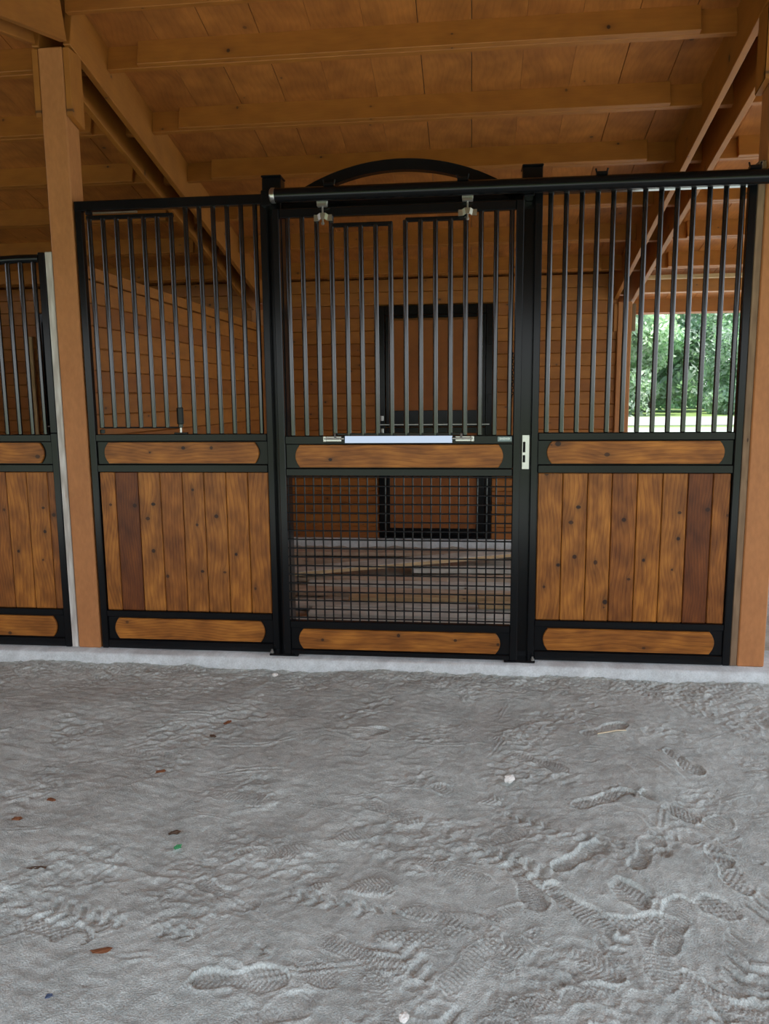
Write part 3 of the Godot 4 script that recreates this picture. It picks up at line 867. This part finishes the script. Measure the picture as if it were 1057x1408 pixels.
					H[idx] += 0.005 * strong * push * exp(-pow((d - 0.006) / 0.006, 2.0)) * (0.7 + n2.get_noise_2d(dx * 2.0, dz * 2.0 + p[0] * 7.0))
	# scuffs: crescents with one steep side
	for k in 300:
		var px := r.randf_range(-2.4, 1.5)
		var pz := r.randf_range(0.15, 2.75)
		var rad := r.randf_range(0.012, 0.05)
		var th := r.randf() * TAU
		var amp := r.randf_range(0.0012, 0.0045) * clampf(0.7 + px * 0.25, 0.35, 1.0)
		var open := r.randf_range(0.5, 1.3)
		for j in range(maxi(0, int((pz - rad * 1.8 - Z0) / c)), mini(nz, int((pz + rad * 1.8 - Z0) / c))):
			for i in range(maxi(0, int((px - rad * 1.8 - X0) / c)), mini(nx, int((px + rad * 1.8 - X0) / c))):
				var dv := Vector2(X0 + c * i - px, Z0 + c * j - pz)
				var rr := dv.length() / rad
				var da := absf(angle_difference(dv.angle(), th))
				var arcw := smoothstep(open, open * 0.4, da)
				if rr < 1.0: H[j * nx + i] -= amp * smoothstep(0.2, 0.85, rr) * arcw * smoothstep(1.0, 0.9, rr)
				elif rr < 1.8: H[j * nx + i] += amp * 0.8 * arcw * exp(-pow((rr - 1.15) / 0.22, 2.0))
	# scratches and drag lines with a raised lip
	for k in 60:
		var px := r.randf_range(-1.8, 1.3)
		var pz := r.randf_range(0.4, 2.7)
		var ang := r.randf_range(-0.2, 0.45)
		if px > 0.0: ang = r.randf_range(-1.4, 1.4)
		var len := r.randf_range(0.08, 0.45)
		var bend := r.randf_range(-1.2, 1.2)
		var wdt := r.randf_range(0.005, 0.01)
		var steps := int(len / (c * 0.7))
		for s2 in steps:
			var f := float(s2) / steps
			px += cos(ang) * c * 0.7
			pz -= sin(ang) * c * 0.7
			ang += bend * c
			var amp := sin(f * PI)
			for oj in range(-4, 5):
				for oi in range(-4, 5):
					var gi := int((px - X0) / c) + oi
					var gj := int((pz - Z0) / c) + oj
					if gi < 0 or gj < 0 or gi >= nx or gj >= nz: continue
					var dd := Vector2(X0 + gi * c - px, Z0 + gj * c - pz).length()
					if dd < wdt: H[gj * nx + gi] -= 0.0009 * amp * (1.0 - dd / wdt)
					elif dd < wdt * 2.2: H[gj * nx + gi] += 0.00035 * amp
	# to flat sand at the rim of the field
	for j in nz:
		for i in nx:
			var rim := minf(minf(i, nx - 1 - i), (nz - 1 - j)) * c
			if rim < 0.25: H[j * nx + i] *= smoothstep(0.0, 0.25, rim)
	var V := PackedVector3Array()
	var N := PackedVector3Array()
	var U := PackedVector2Array()
	V.resize(nx * nz); N.resize(nx * nz); U.resize(nx * nz)
	for j in nz:
		for i in nx:
			var k := j * nx + i
			var hx := H[k + (1 if i < nx - 1 else 0)] - H[k - (1 if i > 0 else 0)]
			var hz := H[k + (nx if j < nz - 1 else 0)] - H[k - (nx if j > 0 else 0)]
			V[k] = Vector3(X0 + c * i, H[k], Z0 + c * j)
			N[k] = Vector3(-hx / (2 * c), 1.0, -hz / (2 * c)).normalized()
			U[k] = Vector2(V[k].x, V[k].z) / 0.8
	var I := PackedInt32Array()
	I.resize((nx - 1) * (nz - 1) * 6)
	var w := 0
	for j in nz - 1:
		for i in nx - 1:
			var k := j * nx + i
			I[w] = k; I[w + 1] = k + 1; I[w + 2] = k + nx + 1
			I[w + 3] = k; I[w + 4] = k + nx + 1; I[w + 5] = k + nx
			w += 6
	var arr := []
	arr.resize(Mesh.ARRAY_MAX)
	arr[Mesh.ARRAY_VERTEX] = V
	arr[Mesh.ARRAY_NORMAL] = N
	arr[Mesh.ARRAY_TEX_UV] = U
	arr[Mesh.ARRAY_INDEX] = I
	var am := ArrayMesh.new()
	am.add_surface_from_arrays(Mesh.PRIMITIVE_TRIANGLES, arr)
	var f2 := structure("floor", "trodden grey sand in front of the stalls, full of shoe prints", "sand floor", Vector3.ZERO)
	part("trodden_sand", am, M.sand, f2)
	# the same sand, smooth, around the field; behind the barn added to bounce light
	var xe := X0 + c * (nx - 1)
	var ze := Z0 + c * (nz - 1)
	var st := SurfaceTool.new()
	st.begin(Mesh.PRIMITIVE_TRIANGLES)
	for q in [[-24.0, Z0, X0, ze], [xe, Z0, 24.0, ze], [-24.0, ze, 24.0, 9.0], [-24.0, -14.0, 24.0, -4.6], [5.8, -4.6, 24.0, Z0]]:
		var us := []
		for e in [[q[0], q[1]], [q[2], q[1]], [q[2], q[3]], [q[0], q[3]]]: us.append(Vector2(e[0], e[1]) / 0.8)
		quad(st, Vector3(q[0], 0, q[1]), Vector3(q[2], 0, q[1]), Vector3(q[2], 0, q[3]), Vector3(q[0], 0, q[3]), Vector3.UP, us)
	part("smooth_sand", st.commit(), M.sand, f2)
	# dirt floor inside the stalls
	st = SurfaceTool.new()
	st.begin(Mesh.PRIMITIVE_TRIANGLES)
	var dn := noise(201, 3.0, 4)
	var ds := 0.05
	var dx0 := -6.2
	var dz0 := -4.6
	for i in 240:
		for j in 88:
			var q := []
			for e in [[0, 0], [1, 0], [1, 1], [0, 1]]:
				var x: float = dx0 + ds * (i + e[0])
				var z: float = dz0 + ds * (j + e[1])
				q.append(Vector3(x, -0.065 + dn.get_noise_2d(x, z) * 0.02 + dn.get_noise_2d(x * 4, z * 4) * 0.012, z))
			for tv in [q[0], q[1], q[2], q[0], q[2], q[3]]:
				st.set_uv(Vector2(tv.x, tv.z) / 0.8)
				st.set_smooth_group(0)
				st.add_vertex(tv)
	st.generate_normals()
	part("stall_dirt", st.commit(), M.dirt, f2)

func _outside() -> void:
	var o := structure("ground_outside", "grass and pale gravel beyond the open bay", "ground", Vector3(0, -0.12, 0))
	var st := SurfaceTool.new()
	st.begin(Mesh.PRIMITIVE_TRIANGLES)
	for q in [[-150.0, -150.0, 150.0, -4.5], [-150.0, -4.5, -6.2, 150.0], [5.8, -4.5, 150.0, 0.07], [-6.2, 0.07, 150.0, 150.0]]:
		var us := []
		for e in [[q[0], q[1]], [q[2], q[1]], [q[2], q[3]], [q[0], q[3]]]: us.append(Vector2(e[0], e[1]) / 3.0)
		quad(st, Vector3(q[0], 0, q[1]), Vector3(q[2], 0, q[1]), Vector3(q[2], 0, q[3]), Vector3(q[0], 0, q[3]), Vector3.UP, us)
	part("grass", st.commit(), M.grass, o)
	st = SurfaceTool.new()
	st.begin(Mesh.PRIMITIVE_TRIANGLES)
	for z in [[-58.0, -40.0], [-37.0, -27.0]]:
		quad(st, Vector3(-60, 0.03, z[0]), Vector3(80, 0.03, z[0]), Vector3(80, 0.03, z[1]), Vector3(-60, 0.03, z[1]), Vector3.UP)
	part("gravel_road", st.commit(), M.gravel, o)
	# trees
	var spots := [[11.0, -64.0, 15.0, 0], [24.5, -65.0, 15.5, 1], [38.0, -64.0, 15.0, 0], [-2.5, -65.0, 15.0, 1], [18.0, -79.0, 20.0, 1], [0.0, -80.0, 20.0, 0], [36.5, -80.0, 20.0, 0], [9.0, -98.0, 26.0, 1], [31.0, -98.0, 26.0, 1]]
	var protos := []
	for k in 2: protos.append(_tree_meshes(300 + k, k))
	for s in spots:
		var t := thing("broadleaf_tree", "pale green tree standing just beyond the gravel road" if s[2] < 16 else ("taller pale green tree behind the front row of trees" if s[2] < 22 else "tallest tree at the back of the tree belt"), "tree", Vector3(s[0], -0.12, s[1]), "trees outside the open bay")
		t.rotation.y = s[0]
		t.scale = Vector3.ONE * (s[2] / 12.0)
		part("trunk", protos[s[3]][0], M.bark, t)
		part("foliage", protos[s[3]][1], protos[s[3]][2], t)

func _tree_meshes(sd: int, kind: int) -> Array:
	var r := RandomNumberGenerator.new()
	r.seed = sd
	var trunk := []
	trunk.append([lathe([Vector2(0.34, 0), Vector2(0.24, 0.6), Vector2(0.2, 3.0), Vector2(0.12, 7.0), Vector2(0.03, 11.0)], 10), Transform3D.IDENTITY])
	var blobs := []
	for k in 84:
		var y := r.randf_range(0.4, 11.6)
		var spread := 4.1 * sqrt(maxf(0.05, 1.0 - pow((y - 5.0) / 7.2, 2.0)))
		var a := r.randf() * TAU
		var d := spread * sqrt(r.randf())
		blobs.append([Vector3(cos(a) * d, y, sin(a) * d), r.randf_range(0.7, 1.5)])
	for k in 14:
		var b: Vector3 = blobs[k][0]
		var p0 := Vector3(0, maxf(0.5, b.y * 0.75), 0)
		trunk.append([sweep(PackedVector3Array([p0, p0.lerp(b, 0.5) + Vector3(0, 0.15, 0), b]), (b - p0).cross(Vector3.UP).normalized(), circle_section(0.05, 5), true), Transform3D.IDENTITY])
	var st := SurfaceTool.new()
	st.begin(Mesh.PRIMITIVE_TRIANGLES)
	for e in blobs:
		var base := r.randf_range(0.7, 1.25)
		for k in 300:
			var v: Vector3 = Vector3(r.randfn(), r.randfn() * 0.7, r.randfn()).normalized() * pow(r.randf(), 0.45) * e[1]
			var p: Vector3 = e[0] + v
			var s := r.randf_range(0.1, 0.21)
			var ax := Vector3(r.randfn(), r.randfn(), r.randfn()).normalized()
			var up := ax.cross(Vector3(r.randfn(), r.randfn(), r.randfn()).normalized()).normalized()
			var n := ax.cross(up)
			var g := base * r.randf_range(0.8, 1.2)
			var c := (Color(0.52, 0.59, 0.50) if kind == 0 else Color(0.46, 0.56, 0.50)) * g
			for q in [p - ax * s * 1.5, p + up * s * 0.6, p + ax * s * 1.5, p - ax * s * 1.5, p + ax * s * 1.5, p - up * s * 0.6]:
				st.set_color(c); st.set_normal(n); st.add_vertex(q)
	var m := mat(Color.WHITE, 0.7)
	m.vertex_color_use_as_albedo = true
	m.backlight_enabled = true
	m.backlight = Color(0.85, 1.0, 0.75)
	m.cull_mode = BaseMaterial3D.CULL_DISABLED
	return [merged(trunk), st.commit(), m]

# ------------------------------------------------------------------ loose things
func _lumber() -> void:
	# x, z, length, width, thickness, height of underside, turn, material, label
	var list := [
		[-0.9, -3.45, 1.9, 0.14, 0.038, -0.05, 0.02, "brown_grey", "brown grey plank lying along the back wall footing"],
		[0.78, -3.5, 1.25, 0.19, 0.038, -0.05, -0.04, "grey", "wide grey plank lying under the back door sill"],
		[-0.62, -2.72, 2.25, 0.235, 0.036, 0.02, 0.46, "grey", "wide plank with a lit edge painted pale lying slantwise over the others"],
		[-1.35, -2.95, 1.1, 0.14, 0.05, -0.04, 0.03, "brown_grey", "short brown plank with a split dark end"],
		[0.3, -2.75, 1.7, 0.14, 0.038, -0.05, 0.05, "grey", "grey plank partly under the slanting plank"],
		[-1.0, -2.3, 1.6, 0.14, 0.036, -0.05, -0.02, "brown_grey", "brown plank in front of the slanting plank"],
		[0.55, -2.32, 1.2, 0.09, 0.06, -0.05, 0.03, "brown_grey", "square cut timber offcut lying on the planks"],
		[-0.1, -2.12, 2.6, 0.19, 0.036, -0.055, 0.02, "grey", "long grey plank across the middle of the stall floor"],
		[-0.55, -1.86, 2.5, 0.19, 0.036, -0.055, -0.03, "brown_grey", "long brown grey plank in the middle of the stall floor"],
		[0.2, -1.62, 2.3, 0.14, 0.036, -0.015, 0.07, "raw", "tan plank lying a little askew on the stall floor"],
		[-0.75, -1.46, 2.4, 0.19, 0.036, -0.055, 0.0, "grey", "pale grey plank near the wire mesh"],
		[0.1, -1.22, 2.6, 0.19, 0.036, -0.055, -0.015, "grey", "pale grey plank right behind the wire mesh"],
		[0.6, -1.42, 1.1, 0.09, 0.038, -0.01, 0.1, "raw", "narrow tan plank lying on the pale grey planks"],
		[-0.5, -0.98, 2.6, 0.19, 0.036, -0.055, 0.02, "grey", "weathered grey plank closest behind the stall door"]]
	var i := 0
	for e in list:
		var t := thing("lumber_plank", e[8], "plank", Vector3(e[0], e[5], e[1]), "loose lumber on the stall floor")
		part("board", bevel_box(Vector3(e[2], e[4], e[3]), 0.003, wood(0, i % 6, 6, 0.17 * i, e[3], 1.4)), M[e[7]], t, Vector3(0, e[4] / 2, 0), Vector3(0, e[6], 0))
		if e[6] > 0.4: part("lit_edge", bevel_box(Vector3(e[2], 0.03, 0.004), 0.001, wood(0, 2, 6, 0.1, 0.04, 1.4)), M.raw, t, Vector3(0, 0.018, 0) + Basis(Vector3.UP, e[6]) * Vector3(0, 0, e[3] / 2 + 0.002), Vector3(0, e[6], 0), "pale tan strip for the lit edge")  # light along the plank's edge, put on as a pale strip
		i += 1

func lump(sd: int, s: Vector3, rough := 0.25) -> ArrayMesh:
	var n := noise(sd, 1.2, 2)
	var st := SurfaceTool.new()
	st.begin(Mesh.PRIMITIVE_TRIANGLES)
	var grid := []
	for j in 9:
		var row := []
		for i in 13:
			var th := PI * j / 8.0
			var ph := TAU * (i % 12) / 12.0
			var d := Vector3(sin(th) * cos(ph), cos(th), sin(th) * sin(ph))
			row.append(d * (1.0 + n.get_noise_3d(d.x * 1.2, d.y * 1.2, d.z * 1.2) * rough * 2.0) * s)
		grid.append(row)
	for j in 8:
		for i in 12:
			for q in [[grid[j][i], grid[j][i + 1], grid[j + 1][i + 1]], [grid[j][i], grid[j + 1][i + 1], grid[j + 1][i]]]:
				var fn: Vector3 = (q[1] - q[0]).cross(q[2] - q[0])
				if fn.length() < 1e-10: continue
				fn = fn.normalized()
				if fn.dot(q[0] + q[1] + q[2]) < 0: fn = -fn
				tri(st, q[0], q[1], q[2], fn)
	return st.commit()

func single(called: String, mesh: Mesh, m: Material, p: Vector3, turn: Vector3, label: String, category: String, group := "") -> void:
	var o := MeshInstance3D.new()
	o.name = numbered(called, self)
	o.mesh = mesh
	o.material_override = m
	add_child(o)
	o.position = p
	o.rotation = turn
	tag(o, label, category, group)

func _litter() -> void:
	var white := mat(Color8(232, 228, 220), 0.8)
	var brown := mat(Color8(120, 72, 40), 0.8)
	var dark := mat(Color8(86, 66, 50), 0.85)
	var tan := mat(Color8(206, 190, 160), 0.8)
	var green := mat(Color8(70, 150, 96), 0.7)
	var blue := mat(Color8(70, 84, 110), 0.7)
	single("stone", lump(1, Vector3(0.024, 0.016, 0.018), 0.16), white, Vector3(0.159, 0.014, 1.287), Vector3(0, 0.6, 0), "white angular stone lying on the sand", "stone")
	single("stone", lump(2, Vector3(0.016, 0.01, 0.014), 0.15), white, Vector3(-1.086, 0.022, 0.233), Vector3(0, 0.2, 0), "small white stone on the sand near the steel post foot", "stone")
	single("stone", lump(3, Vector3(0.014, 0.01, 0.013), 0.15), white, Vector3(-0.16, 0.008, 2.535), Vector3(0, 0.9, 0), "white pebble pressed into the trodden sand by the lug prints", "stone")
	var chips := [[-1.286, 1.352, 0.4, "brown curled wood chip alone on smooth sand"], [-1.623, 1.614, -0.3, "long thin reddish wood chip on smooth sand"], [-1.181, 0.999, -0.5, "dark wood chip between curb and curled chip"], [-1.675, 1.756, 0.2, "small brown wood chip beside the long thin one"], [-1.161, 0.844, 0.9, "tiny brown wood chip nearest the curb"], [-1.034, 2.388, 0.25, "long brown bark strip on the drag marks"], [-1.431, 2.04, 0.15, "thin brown bark strip on the sand ridge"], [-1.054, 1.787, 0.3, "dark crumb of bark on the sand"]]
	var i := 0
	for e in chips:
		var big := 0.034 if i in [5, 6] else 0.02
		single("wood_chip", lump(20 + i, Vector3(big, 0.005, 0.009), 0.4), brown if i in [0, 1, 3, 4, 5] else dark, Vector3(e[0], 0.007, e[1]), Vector3(0.1, e[2], 0.08), e[3], "wood chip", "wood chips on the sand")
		i += 1
	single("twig", sweep(PackedVector3Array([Vector3(-0.07, 0, 0), Vector3(-0.02, 0.004, 0.003), Vector3(0.03, 0.003, -0.004), Vector3(0.075, 0, 0)]), Vector3(0, 0, 1), circle_section(0.0035, 6), true), tan, Vector3(0.646, 0.012, 0.796), Vector3(0, 0.35, 0), "straight pale twig lying on the sand near the curb", "twig")
	single("leaf_scrap", lump(41, Vector3(0.013, 0.004, 0.01), 0.5), green, Vector3(-1.009, 0.007, 1.873), Vector3(0.1, 0.3, 0.2), "tiny bright green leaf scrap on the sand", "leaf")
	single("cloth_scrap", lump(42, Vector3(0.014, 0.005, 0.008), 0.5), blue, Vector3(-1.085, 0.006, 2.56), Vector3(0, 0.3, 0), "small dark blue scrap on the sand", "scrap")
	# pale bare board standing by the neighbouring back door
	var t := thing("leaning_board", "pale bare board standing upright beside the neighbouring back door", "board", Vector3(-4.87, -0.05, -3.95))
	part("board", bevel_box(Vector3(0.045, 2.3, 0.03), 0.003, wood(1, 1, 6, 0.3, 0.05, 1.4)), M.raw, t, Vector3(0, 1.15, 0))
	# chain by the back door
	var ch := thing("tether_chain", "dark tether chain hanging on the wall right of the back door", "chain", Vector3(0.405, 1.55, -3.985))
	part("hook", rod(0.012, 0.05, 8), M.steel, ch, Vector3(0, 0.44, 0.0), Vector3(PI / 2, 0, 0))
	var link := TorusMesh.new()
	link.inner_radius = 0.009
	link.outer_radius = 0.02
	link.rings = 14
	link.ring_segments = 8
	for k in 15: part("link", link, M.steel, ch, Vector3(0, 0.42 - 0.03 * k, 0.022), Vector3(PI / 2, 0 if k % 2 else PI / 2, 0))

# ------------------------------------------------------------------
func _ready() -> void:
	rng.seed = 4
	var cam := Camera3D.new()
	cam.name = "camera"
	cam.position = Vector3(0, 1.546, 4.248)
	cam.basis = Basis(Vector3.UP, deg_to_rad(6.5654)) * Basis(Vector3.RIGHT, deg_to_rad(-8.4456)) * Basis(Vector3.BACK, deg_to_rad(-0.5202))
	cam.fov = 67.355
	cam.near = 0.05
	cam.far = 400.0
	add_child(cam)
	cam.current = true
	var sky_mat := ProceduralSkyMaterial.new()
	sky_mat.sky_top_color = Color8(190, 206, 226)
	sky_mat.sky_horizon_color = Color8(232, 236, 240)
	sky_mat.sky_curve = 0.2
	sky_mat.ground_bottom_color = Color8(120, 124, 110)
	sky_mat.ground_horizon_color = Color8(200, 204, 200)
	sky_mat.energy_multiplier = 2.0
	var sky := Sky.new()
	sky.sky_material = sky_mat
	var env := Environment.new()
	env.background_mode = Environment.BG_SKY
	env.sky = sky
	env.tonemap_mode = Environment.TONE_MAPPER_LINEAR
	env.tonemap_exposure = 1.8
	env.sdfgi_enabled = true
	env.ssao_enabled = true
	env.ssil_enabled = true
	var we := WorldEnvironment.new()
	we.name = "world_environment"
	we.environment = env
	add_child(we)

	var sun := DirectionalLight3D.new()
	sun.name = "sun"
	sun.rotation = Vector3(deg_to_rad(-74), deg_to_rad(-24), 0)
	sun.light_energy = 1.9
	sun.light_color = Color8(255, 250, 242)
	sun.light_angular_distance = 2.0
	sun.shadow_enabled = true
	sun.sky_mode = DirectionalLight3D.SKY_MODE_LIGHT_ONLY
	add_child(sun)

	make_materials()
	_roof()
	_walls()
	_concrete()
	_sand()
	_outside()
	_posts()
	_front_panels()
	_door()
	_gate_posts()
	_lumber()
	_litter()
